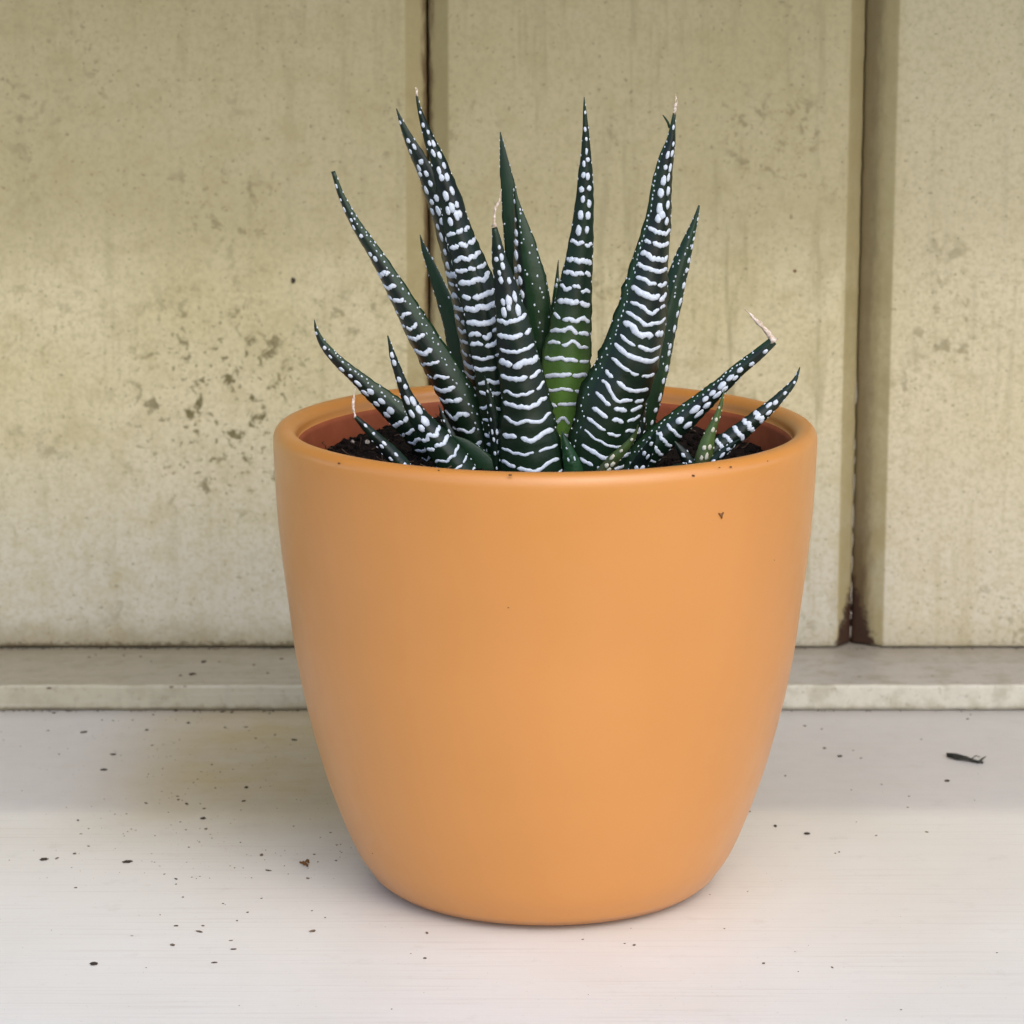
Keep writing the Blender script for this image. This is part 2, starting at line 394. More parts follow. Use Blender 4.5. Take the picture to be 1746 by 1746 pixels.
acc = Acc()
for i in range(26):
    a = rnd.uniform(0, 6.283); rr = .050*math.sqrt(rnd.random()); x, y = rr*math.cos(a), rr*math.sin(a); q = .0003+.0005*rnd.random()
    acc.add(lump((x, y, soil_z(x, y)+q*.6), q*1.3, q, q*.8, rrot(), .5))
tag(link_mesh('perlite_grains', acc.V, acc.F, simple('perlite', (.30, .26, .22), (.50, .46, .40), 900, .9, .1), None, False), 'pale grit grains mixed into the dark soil', 'grit', kind='stuff')

# ------------------------------------------------------------------ plant
def leaf_material(name, dark, young, edge, rough=.40):
    g = G(name, rough-.06, .32); t = g.attr('t'); ad = g.attr('ad'); P = g.pos()
    c = g.mix(g.ramp(g.noise(P, 120, 5, .65), .35, .65), dark, (dark[0]*1.6, dark[1]*2.3, dark[2]*1.5))
    c = g.mix(g.M('MULTIPLY', ad, .75), c, edge)                          # smooth inner face is a clearer green
    c = g.mix(g.M('MULTIPLY', g.ramp(t, .08, .52, 1, 0), g.ramp(g.noise(P, 90, 4, .6), .25, .6, .55, 1)), c, young)
    c = g.mix(g.ramp(t, .9, 1., 0, .5), c, tuple(v*.8+.008 for v in edge))
    g.col(c); g.bump(g.M('ADD', g.noise(P, 900, 3), g.noise(P, 160, 2)), .15, .0003)
    return g.m
M_leaf = leaf_material('dark_leaf', (.0042, .0080, .0072), (.007, .020, .008), (.012, .040, .012))
M_green = leaf_material('green_hearted_leaf', (.0042, .0090, .0070), (.145, .285, .050), (.016, .045, .016))
M_olive = leaf_material('olive_leaf', (.040, .048, .018), (.055, .060, .02), (.055, .075, .02))
M_plain = leaf_material('smooth_green_leaf', (.009, .024, .012), (.012, .030, .010), (.010, .028, .014))
M_white = simple('white_ridge', (.50, .56, .64), (.64, .68, .74), 1400, .55, .3, .0002)
M_grey = simple('grey_ridge', (.36, .39, .36), (.50, .53, .52), 1400, .55, .35, .0002)
M_cream = simple('cream_ridge', (.50, .48, .36), (.62, .60, .48), 1400, .55, .35)
M_dry = simple('dry_tip', (.45, .33, .24), (.80, .70, .62), 1400, .7, .3)

PXM = .64/F
def catmull(pts, n):
    P = [Vector(p) for p in pts]; cum = [0]
    for i in range(1, len(P)): cum.append(cum[-1]+(P[i]-P[i-1]).length)
    out = []
    for k in range(n+1):
        s = cum[-1]*k/n; i = 0
        while i < len(P)-2 and cum[i+1] < s: i += 1
        L_ = cum[i+1]-cum[i]; t = (s-cum[i])/L_
        p1, p2 = P[i], P[i+1]
        m1 = (P[i+1]-P[i-1])*(L_/(cum[i+1]-cum[i-1])) if i > 0 else p2-p1
        m2 = (P[i+2]-P[i])*(L_/(cum[i+2]-cum[i])) if i+2 < len(P) else p2-p1
        out.append(p1*(2*t**3-3*t*t+1)+m1*(t**3-2*t*t+t)+p2*(-2*t**3+3*t*t)+m2*(t**3-t*t))
    return out, cum[-1]
VIEW = Vector((0, math.cos(.19), -math.sin(.19)))
plant = empty('zebra_plant', (0, 0, .095))
tag(plant, 'spiky dark green succulent with raised white bands, rooted in the orange pot', 'succulent')
NBAND = [0]
def leaf(pts, y_tip, y_base, phi, mat=None, band_from=46, style=1., keel=.62, white=None, seed=0, dry=None, sp=23, label=None,
         blunt=0., adots=.35, bandmat=None, base_narrow=.0, dot_scale=1., rows_end=.99, skew=0., lo=-.88, hi=.88, teeth=.4, whole=.42):
    """pts: (x px, y px, width px) from tip to base; built in metres round its own spine, phi turns the banded face to the right"""
    R = random.Random(seed+101); mat = mat or M_leaf; white = white or M_white
    lx, ly, _ = pts[-1]; px, py, wl = pts[-2]
    raw = [Vector((x, y, w)) for x, y, w in pts]
    n = 64; sm, Lpx = catmull([(p.x, p.y, 0) for p in raw], n)
    cum = [0]
    for i in range(1, len(raw)): cum.append(cum[-1]+math.hypot(raw[i].x-raw[i-1].x, raw[i].y-raw[i-1].y))
    def width(s):
        i = 0
        while i < len(cum)-2 and cum[i+1] < s: i += 1
        t = min(1, max(0, (s-cum[i])/(cum[i+1]-cum[i]))); return raw[i].z+(raw[i+1].z-raw[i].z)*t
    ph = math.radians(phi); c, s_ = math.cos(ph), math.sin(ph)
    NA = 22; NB = 10
    sec = []
    for i in range(NA+1):
        u = -1+2*i/NA; sec.append((u, keel*(1-abs(u)**1.9), 1. if u < lo-.06 or u > hi+.06 else 0.))
    for i in range(1, NB):
        u = 1-2*i/NB; sec.append((u, -.17*(1-u*u), 1.))
    ex = [u*c+v*s_ for u, v, _ in sec]; emax, emin = max(ex), min(ex)
    V = []; Fc = []; frames = []; T_at = []; m = len(sec)
    pos = []
    for k in range(n+1):
        f = k/n; Y = y_tip+(y_base-y_tip)*(f**.85); pos.append(at(sm[k].x, sm[k].y, Y))
    for k in range(n+1):
        T = (pos[min(k+1, n)]-pos[max(k-1, 0)]).normalized()
        Sx = VIEW.cross(T); Sx.normalize()
        if Sx.x < 0: Sx = -Sx
        N0 = T.cross(Sx); N0.normalize()
        if N0.dot(VIEW) > 0: N0 = -N0
        S = Sx*c-N0*s_; Nn = N0*c+Sx*s_
        wpx = max(width(Lpx*k/n)*(1+.03*n1(k*.35, seed)), blunt if k < 2 else .6)
        a = wpx*PXM/(emax-emin); ctr = pos[k]-Sx*(a*(emax+emin)/2)
        frames.append((ctr, S, Nn, T, a))
        for j, (u, v, ad) in enumerate(sec):
            j_ = 1.
            if abs(abs(u)-1) < 1e-6: j_ = 1+.085*R.random()**2*min(1, k/8)   # uneven, toothed margin
            V.append(ctr+S*(a*u*j_)+Nn*(a*v*(1+.05*n1(k*.5, u*2, seed+3))))
    for k in range(n):
        for j in range(m):
            j2 = (j+1) % m; Fc.append((k*m+j, k*m+j2, (k+1)*m+j2, (k+1)*m+j))
    Fc.append(tuple(range(m))); Fc.append(tuple(n*m+j for j in range(m)))
    lf = link_mesh('leaf', V, Fc, mat, plant, True, tuple(frames[-1][0]))
    if label: lf['label'] = label
    at_t = lf.data.attributes.new('t', 'FLOAT', 'POINT'); at_a = lf.data.attributes.new('ad', 'FLOAT', 'POINT')
    for k in range(n+1):
        for j in range(m): at_t.data[k*m+j].value = 1-k/n; at_a.data[k*m+j].value = sec[j][2]
    def surf(spx, u, lift=0., side=0):
        k = min(max(spx/Lpx*n, 0), n-1e-4); i = int(k); f = k-i
        A, B = frames[i], frames[i+1]
        def P(fr):
            ctr, S, Nn, T, a = fr
            uu = max(-1, min(1, u))
            v = keel*(1-abs(uu)**1.9) if side == 0 else -.17*(1-uu*uu)
            return ctr+S*(a*uu)+Nn*(a*v)
        ctr, S, Nn, T, a = A
        if side == 0:
            dv = -keel*1.9*abs(u)**.9*(1 if u > 0 else -1); nrm = (Nn-S*dv).normalized()
        else: nrm = -Nn
        return P(A)*(1-f)+P(B)*f+nrm*lift, nrm, T
    dots = Acc()
    def dot(spx, u, rl, rw, side=0):
        p, nrm, T = surf(spx, u, 0, side); B = nrm.cross(T).normalized(); T2 = B.cross(nrm)
        rot = Matrix((B, T2, nrm)).transposed()
        dots.add(lump(p+nrm*(rw*.12*PXM), rw*PXM, rl*PXM, rw*.45*PXM, rot, .20, True, R))
    def band(spx, u0, u1, amp, rad, lab=None):
        NK = max(6, int((u1-u0)*11)); path = []; sd = R.uniform(0, 99)
        for i in range(NK+1):
            u = u0+(u1-u0)*i/NK
            off = amp*(n1(sd+u*2.1)*1.5+.6*n1(sd+u*5, 3)) - bow*(abs(u)**1.6)*width(spx)*.16+skew*u*width(spx)*.2
            path.append((spx+off, u))
        Vv = []; Ff = []; sg = 8; pts3 = [surf(a_, b_) for a_, b_ in path]; L = len(pts3)
        sizes = []
        for i, (p, nrm, T) in enumerate(pts3):
            e = min(i, L-1-i); sizes.append(rad*PXM*(1+.30*n1(sd+i*1.3, 7)+.14*math.sin(i*2.1+sd))*(1 if e > 0 else .74))
        # round caps
        ext = []
        d0 = (pts3[0][0]-pts3[1][0]).normalized(); d1 = (pts3[-1][0]-pts3[-2][0]).normalized()
        ext.append((pts3[0][0]+d0*sizes[0]*.75, pts3[0][1], sizes[0]*.35))
        ext += [(p, nrm, sizes[i]) for i, (p, nrm, T) in enumerate(pts3)]
        ext.append((pts3[-1][0]+d1*sizes[-1]*.75, pts3[-1][1], sizes[-1]*.35))
        for i, (p, nrm, rr) in enumerate(ext):
            d = (ext[min(i+1, len(ext)-1)][0]-ext[max(i-1, 0)][0]).normalized(); b = nrm.cross(d).normalized()
            for q in range(sg):
                a_ = 2*math.pi*q/sg; Vv.append(p+b*(rr*math.cos(a_))+nrm*(rr*.42*math.sin(a_)+rr*.02))
        for i in range(len(ext)-1):
            for q in range(sg):
                q2 = (q+1) % sg; Ff.append((i*sg+q, i*sg+q2, (i+1)*sg+q2, (i+1)*sg+q))
        Ff.append(tuple(range(sg))); Ff.append(tuple((len(ext)-1)*sg+q for q in range(sg)))
        if (pts3[0][0]-pts3[-1][0]).length > 11*PXM:
            link_mesh('band', Vv, Ff, white, lf); NBAND[0] += 1
        else: dots.add((Vv, Ff))
    bow = style
    s = 24+R.uniform(0, 8); prev = 0
    while s < Lpx*rows_end:
        wv = width(s)
        if wv >= band_from:
            rad = R.uniform(3.3, 5.1)*(1 if s < Lpx*.6 else .84 if s < Lpx*.8 else .68)*min(1.05, .75+wv/200)
            q = R.random()
            if q < whole: segs = [(-1, 1)]
            elif q < whole+(1-whole)*.35: m_ = R.uniform(-.6, -.25); segs = [(-1, m_-.10), (m_+.10, 1)]
            elif q < whole+(1-whole)*.72: m_ = R.uniform(.2, .6); segs = [(-1, m_-.10), (m_+.10, 1)]
            else: segs = [(-1, -.42), (-.22, .24), (.44, 1)]
            md, hw = (lo+hi)/2, (hi-lo)/2
            for a_, b_ in segs: band(s+R.uniform(-2, 2), md+hw*(a_+R.uniform(-.05, .05)), md+hw*(b_+R.uniform(-.05, .05)), R.uniform(2.5, 6.5), rad*R.uniform(.85, 1.12))
            s += sp*R.uniform(.76, 1.04)
        else:
            nd = 1 if wv*(hi-lo)/1.76 < 19 else (2 if wv*(hi-lo)/1.76 < 36 else 3)
            rd = min(5.7, 1.8+wv*.10)*dot_scale
            for i in range(nd):
                u = (lo+hi)/2+(hi-lo)/2*((-.80+1.60*(i+.5)/nd if nd > 1 else R.uniform(-.35, .35))+R.uniform(-.14, .14))
                dot(s+R.uniform(-6, 6), u, rd*R.uniform(1.05, 1.85), rd*R.uniform(.7, 1.05))
            s += R.uniform(20, 27)*(1 if wv > 20 else .9)
    # teeth on both margins and a few pimples on the smooth face
    for sgn in (-1, 1):
        s = 14
        while s < Lpx*.97:
            if R.random() < teeth: dot(s, sgn*.985, R.uniform(1.3, 2.6), R.uniform(.8, 1.35))
            s += R.uniform(9, 17)
    s = 60
    while s < Lpx*.9 and adots > 0:
        if R.random() < adots: dot(s, R.choice((-1, 1))*R.uniform(.45, .93), R.uniform(1.2, 2.2), R.uniform(1.1, 1.8), 1)
        s += R.uniform(7, 14)
    # tiny pale pimples scattered over the unbanded part of the outer face
    for a_, b_ in ((-.92, lo-.08), (hi+.08, .92)):
        if b_-a_ > .15:
            s = 40
            while s < Lpx*.96:
                if width(s) > 14: dot(s, R.uniform(a_, b_), R.uniform(1.2, 2.4), R.uniform(1.0, 1.8))
                s += R.uniform(5, 13)
    if dots.V: tag(link_mesh('dots', dots.V, dots.F, white, lf), kind='stuff')
    if dry:
        pp = [at(x, y, y_tip) for x, y, w_ in dry]
        acc = Acc(); cm, _ = catmull(pp, 14); wd = [dry[min(int(i/14*(len(dry)-1)), len(dry)-1)][2] for i in range(15)]
        acc.add(tube([p+Vector((n1(i*.9, seed), n1(i*.7, 5), n1(i*.8, 9)))*.00022 for i, p in enumerate(cm)], [max(.35, w_/2)*PXM*(1.15+.9*n1(i*1.3, seed)) for i, w_ in enumerate(wd)], 6))
        if len(dry) > 2: acc.add(tube([p+Vector((.0003*math.sin(i*.6), 0, .0003*math.cos(i*.5))) for i, p in enumerate(cm[3:12])], .00009, 4))
        link_mesh('dry_tip', acc.V, acc.F, M_dry, lf)
    return lf

# back row
leaf([(952, 443, 1), (949, 490, 9), (945, 550, 20), (941, 620, 28), (940, 700, 32), (940, 810, 30)], .014, .008, 10, M_plain, 60, seed=1, adots=0)
leaf([(716, 400, 1), (723, 425, 9), (734, 451, 16), (752, 497, 24), (769, 540, 33), (784, 590, 42), (800, 650, 50), (822, 720, 52), (850, 820, 50)], .016, .006, 155, M_plain, 99, seed=2, adots=.25, teeth=.8, hi=-.8)
leaf([(876, 305, 1), (880, 340, 8), (887, 375, 20), (894, 410, 34), (900, 450, 46), (908, 500, 56), (914, 560, 58), (922, 640, 56), (930, 740, 50), (935, 820, 46)], .003, .003, -30, M_leaf, 70, seed=3, adots=.4, hi=-.15)
leaf([(853, 225, 1.5), (857, 255, 10), (861, 285, 18), (868, 330, 26), (873, 370, 32), (880, 420, 38), (888, 480, 42), (895, 560, 46), (905, 660, 46), (915, 800, 44)], .010, .006, 172, M_plain, 99, seed=4, adots=.35, teeth=.7)
leaf([(1192, 350, 3), (1187, 370, 8), (1180, 392, 14), (1169, 425, 24), (1158, 460, 32), (1147, 500, 38), (1133, 550, 44), (1120, 605, 50), (1106, 665, 52), (1088, 730, 50), (1065, 820, 46)], .010, .006, 12, M_plain, 999, seed=5, adots=.1, lo=.62, teeth=.6, dot_scale=.8)
leaf([(676, 185, 1.5), (684, 207, 8), (694, 230, 14), (708, 258, 21), (722, 285, 26), (736, 318, 31), (750, 352, 36), (765, 392, 42), (780, 440, 50), (797, 500, 56), (812, 570, 60), (826, 650, 62), (842, 730, 56), (860, 820, 50)], .004, .004, -30, M_leaf, 52, seed=6)
# middle row
leaf([(568, 292, 7), (575, 314, 9), (583, 336, 11), (607, 382, 17), (637, 428, 22), (665, 474, 30), (690, 519, 38), (720, 572, 48), (747, 617, 54), (774, 663, 60), (798, 709, 64), (818, 755, 66), (845, 830, 60)], -.002, -.001, -30, M_leaf, 27, .6, seed=7, blunt=7, sp=27, dot_scale=.9, hi=.42, keel=.75, skew=.6)
leaf([(996, 165, 1.2), (997, 190, 6), (998.5, 220, 10), (999, 259, 16), (998, 310, 26), (995.5, 362, 32), (988, 439, 44), (981, 491, 56), (974, 542, 67), (971, 575, 73), (965, 617, 82), (964, 663, 78), (963, 710, 70), (965, 760, 62), (968, 830, 56)], -.004, -.003, 4, M_green, 40, -.4, seed=8, sp=27, whole=.12)
leaf([(1150, 192, 5), (1147, 215, 9), (1144, 240, 15), (1136, 270, 25), (1129, 310, 32), (1125, 350, 38), (1120, 388, 46), (1110, 439, 58), (1101, 491, 74), (1092, 542, 88), (1078, 594, 98), (1062, 640, 104), (1046, 675, 108), (1036, 715, 112), (1024, 755, 108), (1008, 830, 96)], -.010, -.009, 16, M_leaf, 46, .9, seed=9, lo=-.68, keel=.75, skew=.3, dry=[(1152, 160, 1), (1152, 178, 4), (1150, 194, 6)], blunt=5, adots=.7, sp=24)
leaf([(710, 160, 3), (714, 182, 6), (722, 208, 12), (733, 240, 18), (745, 267, 23), (756, 303, 31), (768, 340, 37), (783, 400, 45), (797, 440, 52), (810, 480, 60), (822, 530, 62), (830, 580, 63), (840, 640, 60), (846, 690, 56), (852, 750, 50), (862, 820, 44)], -.008, -.006, 6, M_leaf, 44, .5, seed=10, dry=[(708, 149, 1), (710, 156, 3), (711, 163, 4)], sp=25)
leaf([(843, 388, 9), (846, 405, 14), (851, 440, 24), (858, 470, 32), (866, 510, 44), (874, 550, 56), (882, 600, 65), (889, 640, 72), (896, 680, 80), (901, 740, 96), (906, 790, 108), (910, 840, 112)], -.014, -.012, -3, M_leaf, 50, .75, seed=11, dry=[(855, 322, 1), (852, 338, 3), (845, 355, 3), (843, 372, 4), (843, 386, 9)], blunt=8, sp=27)
# low ones round the rim
leaf([(536, 545, 1), (539, 561, 6), (547, 580, 11), (559, 597, 15), (573, 612, 18), (590, 628, 20), (608, 643, 24), (628, 661, 29), (652, 681, 36), (676, 702, 44), (702, 726, 50), (735, 760, 54), (775, 810, 50)], -.008, -.005, -18, M_leaf, 42, .8, seed=12, dot_scale=1.0, hi=.35)
leaf([(661, 572, 2), (665, 588, 6), (670, 608, 11), (681, 640, 15), (691, 668, 19), (701, 690, 25), (714, 712, 32), (732, 735, 40), (750, 758, 48), (768, 782, 56), (795, 825, 60)], -.018, -.015, 4, M_leaf, 36, .7, seed=13, dot_scale=1.25, sp=26)
leaf([(606, 711, 7), (615, 720, 10), (628, 733, 14), (645, 750, 18), (662, 768, 24), (682, 792, 30), (705, 830, 34)], -.022, -.020, 0, M_leaf, 60, seed=14, dry=[(606, 662, 1), (603, 676, 3), (602, 692, 4), (604, 702, 3), (606, 712, 4)], blunt=6, dot_scale=.8)
leaf([(1319, 581, 15), (1304, 594, 18), (1289, 607, 20), (1260, 630, 23), (1231, 657, 27), (1204, 680, 33), (1178, 703, 39), (1150, 727, 45), (1122, 752, 50), (1095, 780, 52), (1060, 830, 50)], -.010, -.008, 8, M_leaf, 44, .2, seed=15, lo=-.5, dry=[(1269, 526, 1.5), (1284, 541, 4), (1296, 553, 8), (1306, 564, 7), (1313, 572, 8), (1318, 582, 13)], blunt=14, dot_scale=1.15)
leaf([(1364, 626, 1.5), (1357, 645, 7), (1349, 657, 11), (1336, 671, 15), (1314, 693, 20), (1290, 713, 25), (1266, 733, 29), (1241, 752, 32), (1216, 772, 36), (1180, 815, 38)], -.012, -.016, 10, M_leaf, 24, .1, seed=16, dot_scale=1.0, sp=25)
leaf([(1235, 664, 1), (1231, 682, 5), (1226, 700, 9), (1220, 716, 12), (1213, 733, 16), (1206, 755, 24), (1200, 782, 30), (1195, 830, 30)], -.017, -.018, 0, M_olive, 60, seed=17, white=M_cream, dot_scale=.9)
leaf([(1122, 806, 2), (1140, 800, 9), (1162, 797, 14), (1190, 799, 17), (1220, 815, 20), (1240, 840, 22)], -.030, -.022, 0, M_leaf, 60, seed=18, dot_scale=.9)
leaf([(1088, 724, 1), (1084, 738, 6), (1074, 754, 11), (1060, 769, 15), (1044, 786, 20), (1022, 815, 24)], -.024, -.020, 0, M_olive, 60, seed=19, white=M_cream, dot_scale=1.0)
leaf([(1118, 735, 2), (1112, 752, 12), (1104, 768, 20), (1092, 790, 28), (1075, 830, 32)], -.026, -.020, 15, M_leaf, 60, seed=20, dot_scale=1.0)
leaf([(770, 742, 1), (788, 757, 22), (806, 775, 36), (826, 800, 46), (845, 840, 48)], -.010, -.010, 170, M_plain, 200, seed=22, adots=0)
# small young leaves crowding the centre and the right-hand offset
leaf([(826, 640, 1), (832, 665, 9), (838, 695, 15), (844, 735, 20), (850, 790, 22), (854, 830, 22)], -.012, -.010, -10, M_leaf, 60, seed=31, dot_scale=.8)
leaf([(1086, 640, 1), (1090, 665, 10), (1092, 700, 18), (1090, 740, 24), (1084, 790, 26), (1078, 830, 26)], -.004, -.004, 30, M_leaf, 60, seed=32, dot_scale=.9)
leaf([(1150, 752, 2), (1158, 764, 12), (1168, 778, 18), (1178, 800, 22), (1184, 830, 22)], -.018, -.018, -10, M_leaf, 60, seed=34, dot_scale=1.)
leaf([(1262, 748, 1), (1246, 760, 9), (1230, 775, 16), (1214, 795, 20), (1200, 825, 22)], -.024, -.022, 12, M_leaf, 60, seed=35, dot_scale=1.)
leaf([(748, 690, 1), (757, 715, 9), (768, 742, 16), (782, 775, 22), (795, 820, 24)], -.006, -.006, -20, M_leaf, 60, seed=36, dot_scale=.8)
leaf([(958, 735, 1), (964, 755, 14), (972, 780, 26), (980, 810, 36), (984, 840, 40)], -.014, -.013, 5, M_plain, 200, seed=37, dot_scale=.55)
# hooked dry thorn by the tip of the tall right leaf
a = tube([at(x, y, -.006) for x, y in ((1142, 218), (1139, 209), (1134, 201), (1130, 196))], [.0003, .00028, .0002, .00008], 6)
link_mesh('thorn', a[0], a[1], M_plain, plant)

# ------------------------------------------------------------------ crumbs on sill, ledge, wall and pot
M_crumb = simple('dark_crumb', (.030, .024, .020), (.075, .055, .04), 1500, .85, .2)
M_brown = simple('brown_crumb', (.11, .045, .012), (.20, .09, .03), 1500, .7, .3)
M_scrap = simple('withered_leaf', (.018, .020, .016), (.05, .05, .04), 1500, .7, .3)
def flake(px, py, wpx, hpx, ang, label, cat='crumb', mat=None, z=0., seeded=.3, name='crumb', shape=None):
    p = on_floor(px, py, z); A = Acc(); rot = Matrix.Rotation(ang, 3, 'Z')
    wx = wpx*PXM/2; wy = hpx*PXM/2/.27
    A.add(lump(p+Vector((0, 0, .00015)), wx, wy*.62, .00022, rot, seeded, True))
    if shape == 'curl':
        A = Acc(); A.add(tube([p+Vector((wx*.6*math.cos(t)+.0002, wx*.9*math.sin(t), .0006+.0004*math.sin(2*t))) for t in [i*.5 for i in range(12)]], .00028, 5))
        A.add(tube([p+Vector((-wx*(.2+i*.25), -wx*.3*i*.5, .0005+.0001*i)) for i in range(5)], [.00032, .0003, .00028, .0003, .0001], 5))
        A.add(lump(p+Vector((0, 0, .0004)), wx*.5, wx*.5, .0004, rrot(), .5, True))
    o = link_mesh(name, A.V, A.F, mat or M_crumb, None, False, tuple(p))
    tag(o, label, cat); return o
flake(75, 1466, 15, 5, .5, 'dark pointed seed flake at the far left edge of the sill', 'flake', name='flake')
flake(217, 1470, 18, 5, .25, 'long dark flake alone on the pale front of the sill, left of the pot', 'flake', name='flake')
flake(160, 1644, 13, 6, .2, 'grey oval flake in the lower left corner of the sill', 'flake', name='flake', seeded=.12)
flake(520, 1475, 16, 7, 0, 'curled rusty brown crumb on the sill just left of the pot base', 'crumb', M_brown, shape='curl', name='curled_crumb')
flake(193, 1287, 13, 3, .1, 'thin dark splinter at the left rear of the sill, the farther of two', 'splinter', name='splinter')
flake(177, 1313, 15, 4, .2, 'thin dark splinter at the left rear of the sill, the nearer of two', 'splinter', name='splinter')
flake(346, 1396, 11, 4, .5, 'small dark splinter in the pot shadow on the sill', 'splinter', name='splinter')
flake(420, 1343, 7, 5, .1, 'rounded black crumb in the darkest shadow left of the pot', 'crumb')
flake(347, 1129, 16, 4, .9, 'dark slanting scrap on the moulding top near the wall joint', 'scrap', z=ZS, name='scrap')
flake(328, 1150, 13, 6, -.5, 'ragged dark scrap on the moulding top, nearer the front edge', 'scrap', z=ZS, name='scrap', seeded=.6)
flake(1432, 1290, 11, 4.5, 0, 'dark oval speck on the grey rear sill right behind the pot', 'speck', name='speck', seeded=.1)
flake(1615, 1332, 11, 4.5, 0, 'dark oval speck on the sill below the withered leaf scrap', 'speck', name='speck', seeded=.1)
flake(1376, 1422, 12, 5, 0, 'dark oval speck on the pale sill to the right of the pot', 'speck', name='speck', seeded=.1)
flake(1322, 1409, 6, 4, 0, 'tiny round black crumb beside the oval speck right of the pot', 'crumb')
# withered scrap at right
A = Acc(); q = [on_floor(x, y) for x, y in ((1614, 1291), (1630, 1294), (1648, 1297), (1664, 1301), (1676, 1303))]
for off, rr in ((0, .00050), (.0006, .00035), (-.0005, .0003)):
    A.add(tube([p+Vector((0, off*3*math.sin(i*.8+.3), .0006+.0003*math.sin(i*1.3+off*3000))) for i, p in enumerate(q)], [rr*.5, rr*1.3, rr, rr*.7, rr*.4], 6))
A.add(tube([on_floor(1655, 1299)+Vector((0, 0, .0006)), on_floor(1663, 1296)+Vector((0, 0, .0012)), on_floor(1671, 1297)+Vector((0, 0, .0010))], [.0002, .00015, .0001], 5))
A.add(tube([on_floor(1668, 1303)+Vector((0, 0, .0005)), on_floor(1675, 1300)+Vector((0, 0, .0010)), on_floor(1681, 1297)+Vector((0, 0, .0012))], [.0004, .0003, .0001], 5))
tag(link_mesh('withered_leaf_scrap', A.V, A.F, M_scrap, None, True, tuple(q[2])), 'black withered leaf scrap with wispy ends on the right rear of the sill', 'leaf scrap')
# knots on the wall, crumbs on the pot
def wall_dot(px, py, r_, label, name, cat, mat):
    p = at(px, py, YW); A = Acc(); A.add(lump(p, r_*PXM*.8*1.25, .0003, r_*PXM*1.25, Matrix.Identity(3), .25, True))
    tag(link_mesh(name, A.V, A.F, mat, None, True, tuple(p)), label, cat)
wall_dot(500, 478, 5.5, 'small round dark nail hole in the left wall board', 'nail_hole', 'nail hole', M_crumb)
wall_dot(1355, 462, 3.2, 'tiny olive dot on the middle board near the right joint', 'wall_speck', 'speck', M_brown)
def pot_point(px, py, steps=4000):
    r0 = ray(px, py); K = smooth_prof(RK[4:]); zs_ = [z for _, z in K]
    t = .50
    while t < .75:
        p = O+r0*t
        if .003 < p.z < .1045:
            rr = .0599
            if p.z < .1:
                for i in range(len(K)-1):
                    if K[i][1] <= p.z <= K[i+1][1]:
                        f = (p.z-K[i][1])/max(1e-9, K[i+1][1]-K[i][1]); rr = K[i][0]+(K[i+1][0]-K[i][0])*f; break
            if math.hypot(p.x, p.y) <= rr: return p
        t += .0002
    return O+r0*.6
p = pot_point(1229, 878); A = Acc()
nr = Vector((p.x, p.y, 0)).normalized(); e = Vector((-nr.y, nr.x, 0))
for a_, ln in ((.7, 6), (2.6, 7), (4.9, 6)):
    dd = e*math.cos(a_)+Vector((0, 0, 1))*math.sin(a_); A.add(tube([p+dd*ln*PXM*i/4+nr*.0002 for i in range(5)], [.0003, .00028, .0002, .00022, .0001], 5))
A.add(lump(p+nr*.0001, .0004, .0004, .0003, rrot(), .4, True))
tag(link_mesh('soil_crumb', A.V, A.F, M_brown, None, False, tuple(p)), 'three-pointed brown soil crumb stuck on the pot below the rim at right', 'crumb')
A = Acc()
for px, py, s in ((1182, 811, 3), (578, 790, 2.4), (748, 802, 1.6), (870, 810, 3), (1246, 796, 2), (1227, 797, 1.5), (867, 1036, 1.8), (1320, 955, 1.4), (1095, 900, 1.2), (636, 1455, 1.6), (1309, 786, 1.2)):
    p = pot_point(px, py); A.add(lump(p, s*PXM, s*PXM*.6, s*PXM*.6, Matrix.Identity(3), .4, True))
tag(link_mesh('pot_specks', A.V, A.F, M_brown, None, False), 'scattered tiny brown specks on the orange glaze', kind='stuff')
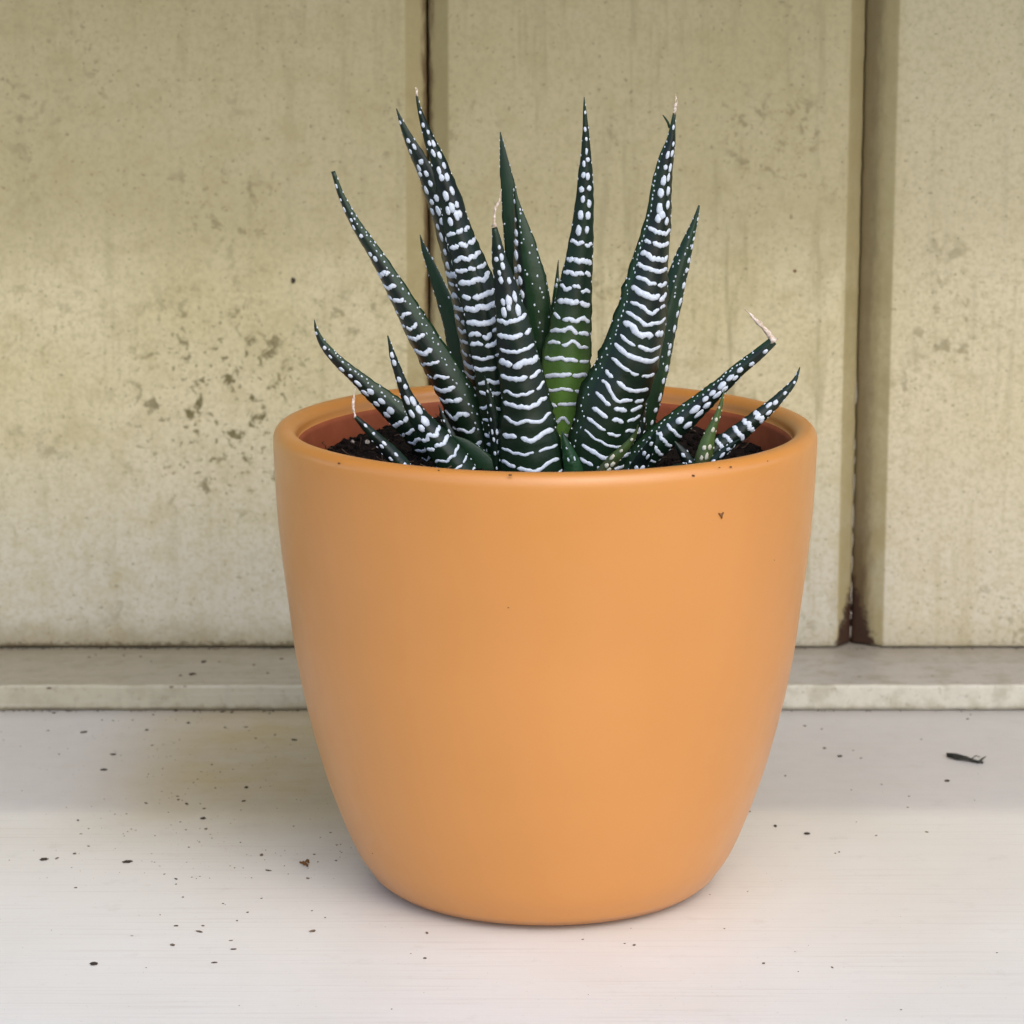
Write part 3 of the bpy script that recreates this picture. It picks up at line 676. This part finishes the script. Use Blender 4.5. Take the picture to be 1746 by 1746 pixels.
# fine crumbs
cl = [(174, 1228, 2.5), (193, 1229, 2.4), (226, 1228, 3), (143, 1249, 5), (82, 1246, 2.5), (250, 1245, 4), (321, 1233, 4), (384, 1241, 3.6), (420, 1240, 3), (425, 1246, 2), (469, 1253, 2.6), (436, 1259, 2.8),
      (502, 1262, 4.5), (260, 1271, 2.6), (361, 1304, 2.6), (397, 1312, 1.8), (367, 1344, 3), (415, 1366, 3.8), (304, 1364, 4), (318, 1371, 4), (249, 1370, 4), (348, 1379, 3), (303, 1358, 2.4), (133, 1399, 3.2),
      (138, 1422, 2), (218, 1418, 1.6), (151, 1443, 2.4), (127, 1456, 3.4), (97, 1464, 3.6), (317, 1415, 1.8), (351, 1414, 4), (340, 1436, 2), (322, 1445, 2.4), (446, 1458, 5), (458, 1485, 4), (525, 1498, 3.6),
      (524, 1478, 2), (536, 1457, 2.4), (542, 1470, 2.4), (573, 1468, 3), (574, 1441, 2.4), (564, 1420, 2), (600, 1425, 2), (300, 1499, 3.4), (300, 1508, 2.4), (129, 1514, 3), (312, 1530, 2.4), (400, 1480, 2), (446, 1532, 2),
      (380, 1541, 2), (422, 1556, 2.4), (404, 1570, 2.2), (273, 1560, 2), (300, 1579, 4), (346, 1579, 3), (340, 1589, 4), (533, 1588, 5), (554, 1565, 2), (532, 1553, 2), (294, 1612, 4), (394, 1604, 2.4), (398, 1619, 3),
      (365, 1642, 3.4), (225, 1366+230, 1.8), (249, 1650, 1.4), (1455, 1280, 2), (1468, 1293, 3), (1401, 1243, 3), (1406, 1276, 4), (1372, 1238, 3.6), (1339, 1323, 2.6), (1503, 1338, 2.4), (1451, 1347, 2), (1550, 1358, 2),
      (1548, 1377, 3), (1580, 1419, 3.2), (1494, 1425, 2.6), (1277, 1384, 2.6), (1424, 1455, 2), (1431, 1453, 2.4), (1650, 1226, 3), (1655, 1219, 2.4), (1395, 1212, 3), (1571, 1261, 2.4), (1081, 1612, 4), (1065, 1609, 2),
      (994, 1602, 2), (728, 1591, 3), (724, 1634, 3.4), (1302, 1643, 3), (1419, 1650, 2.4), (1275, 1520, 1.6), (460, 1217, 3), (300, 1212, 5), (380, 1214, 4), (395, 1215, 5), (1480, 1212, 2), (92, 1216, 4), (262, 1219, 3)]
A = Acc()
for px, py, s in cl:
    p = on_floor(px, py); A.add(lump(p+Vector((0, 0, s*PXM*.2)), s*PXM*rnd.uniform(.6, 1.0), s*PXM*rnd.uniform(.9, 1.7), s*PXM*.4, None, .4))
for i in range(700):     # peppering, thickest left of the pot
    if i % 5 < 4: px, py = rnd.gauss(360, 170), rnd.uniform(1215, 1500)
    else: px, py = rnd.uniform(-30, 1780), rnd.uniform(1215, 1750)
    s = .55+1.6*rnd.random()**3; p = on_floor(px, py)
    if math.hypot(p.x, p.y) < .037: continue
    A.add(lump(p+Vector((0, 0, s*PXM*.2)), s*PXM*.7, s*PXM, s*PXM*.35, None, .4))
for i in range(420):      # dirt in the two corners
    px = rnd.uniform(-20, 520) if rnd.random() < .75 else rnd.uniform(1340, 1770)
    s = .6+2.2*rnd.random()**3
    if rnd.random() < .65: p = Vector((at(px, 1105, YW).x, YW-.0006-.0012*rnd.random()**2, ZS+.0002))
    else: p = Vector((at(px, 1212, YF).x, YF-.0004-.0008*rnd.random(), .0002))
    A.add(lump(p, s*PXM, s*PXM*.7, s*PXM*.6, None, .4))
for px, py, s in ((240, 1120, 3), (152, 1121, 3), (163, 1117, 2.4), (211, 1118, 3), (258, 1128, 2), (374, 1129, 2.4), (308, 1152, 3.4), (433, 1134, 3.4), (480, 1124, 4), (457, 1148, 3), (292, 1172, 5), (315, 1171, 3), (84, 1174, 5), (1590, 1153, 2), (1465, 1154, 2)):
    p = on_floor(px, py, ZS); A.add(lump(p+Vector((0, 0, .0001)), s*PXM, s*PXM*1.2, s*PXM*.35, None, .4))
tag(link_mesh('dirt_crumbs', A.V, A.F, simple('dirt', (.045, .035, .028), (.20, .15, .10), 260, .85, .2), None, False), 'fine dark dirt crumbs scattered over sill and moulding', 'dirt', kind='stuff')
print('bands', NBAND[0])
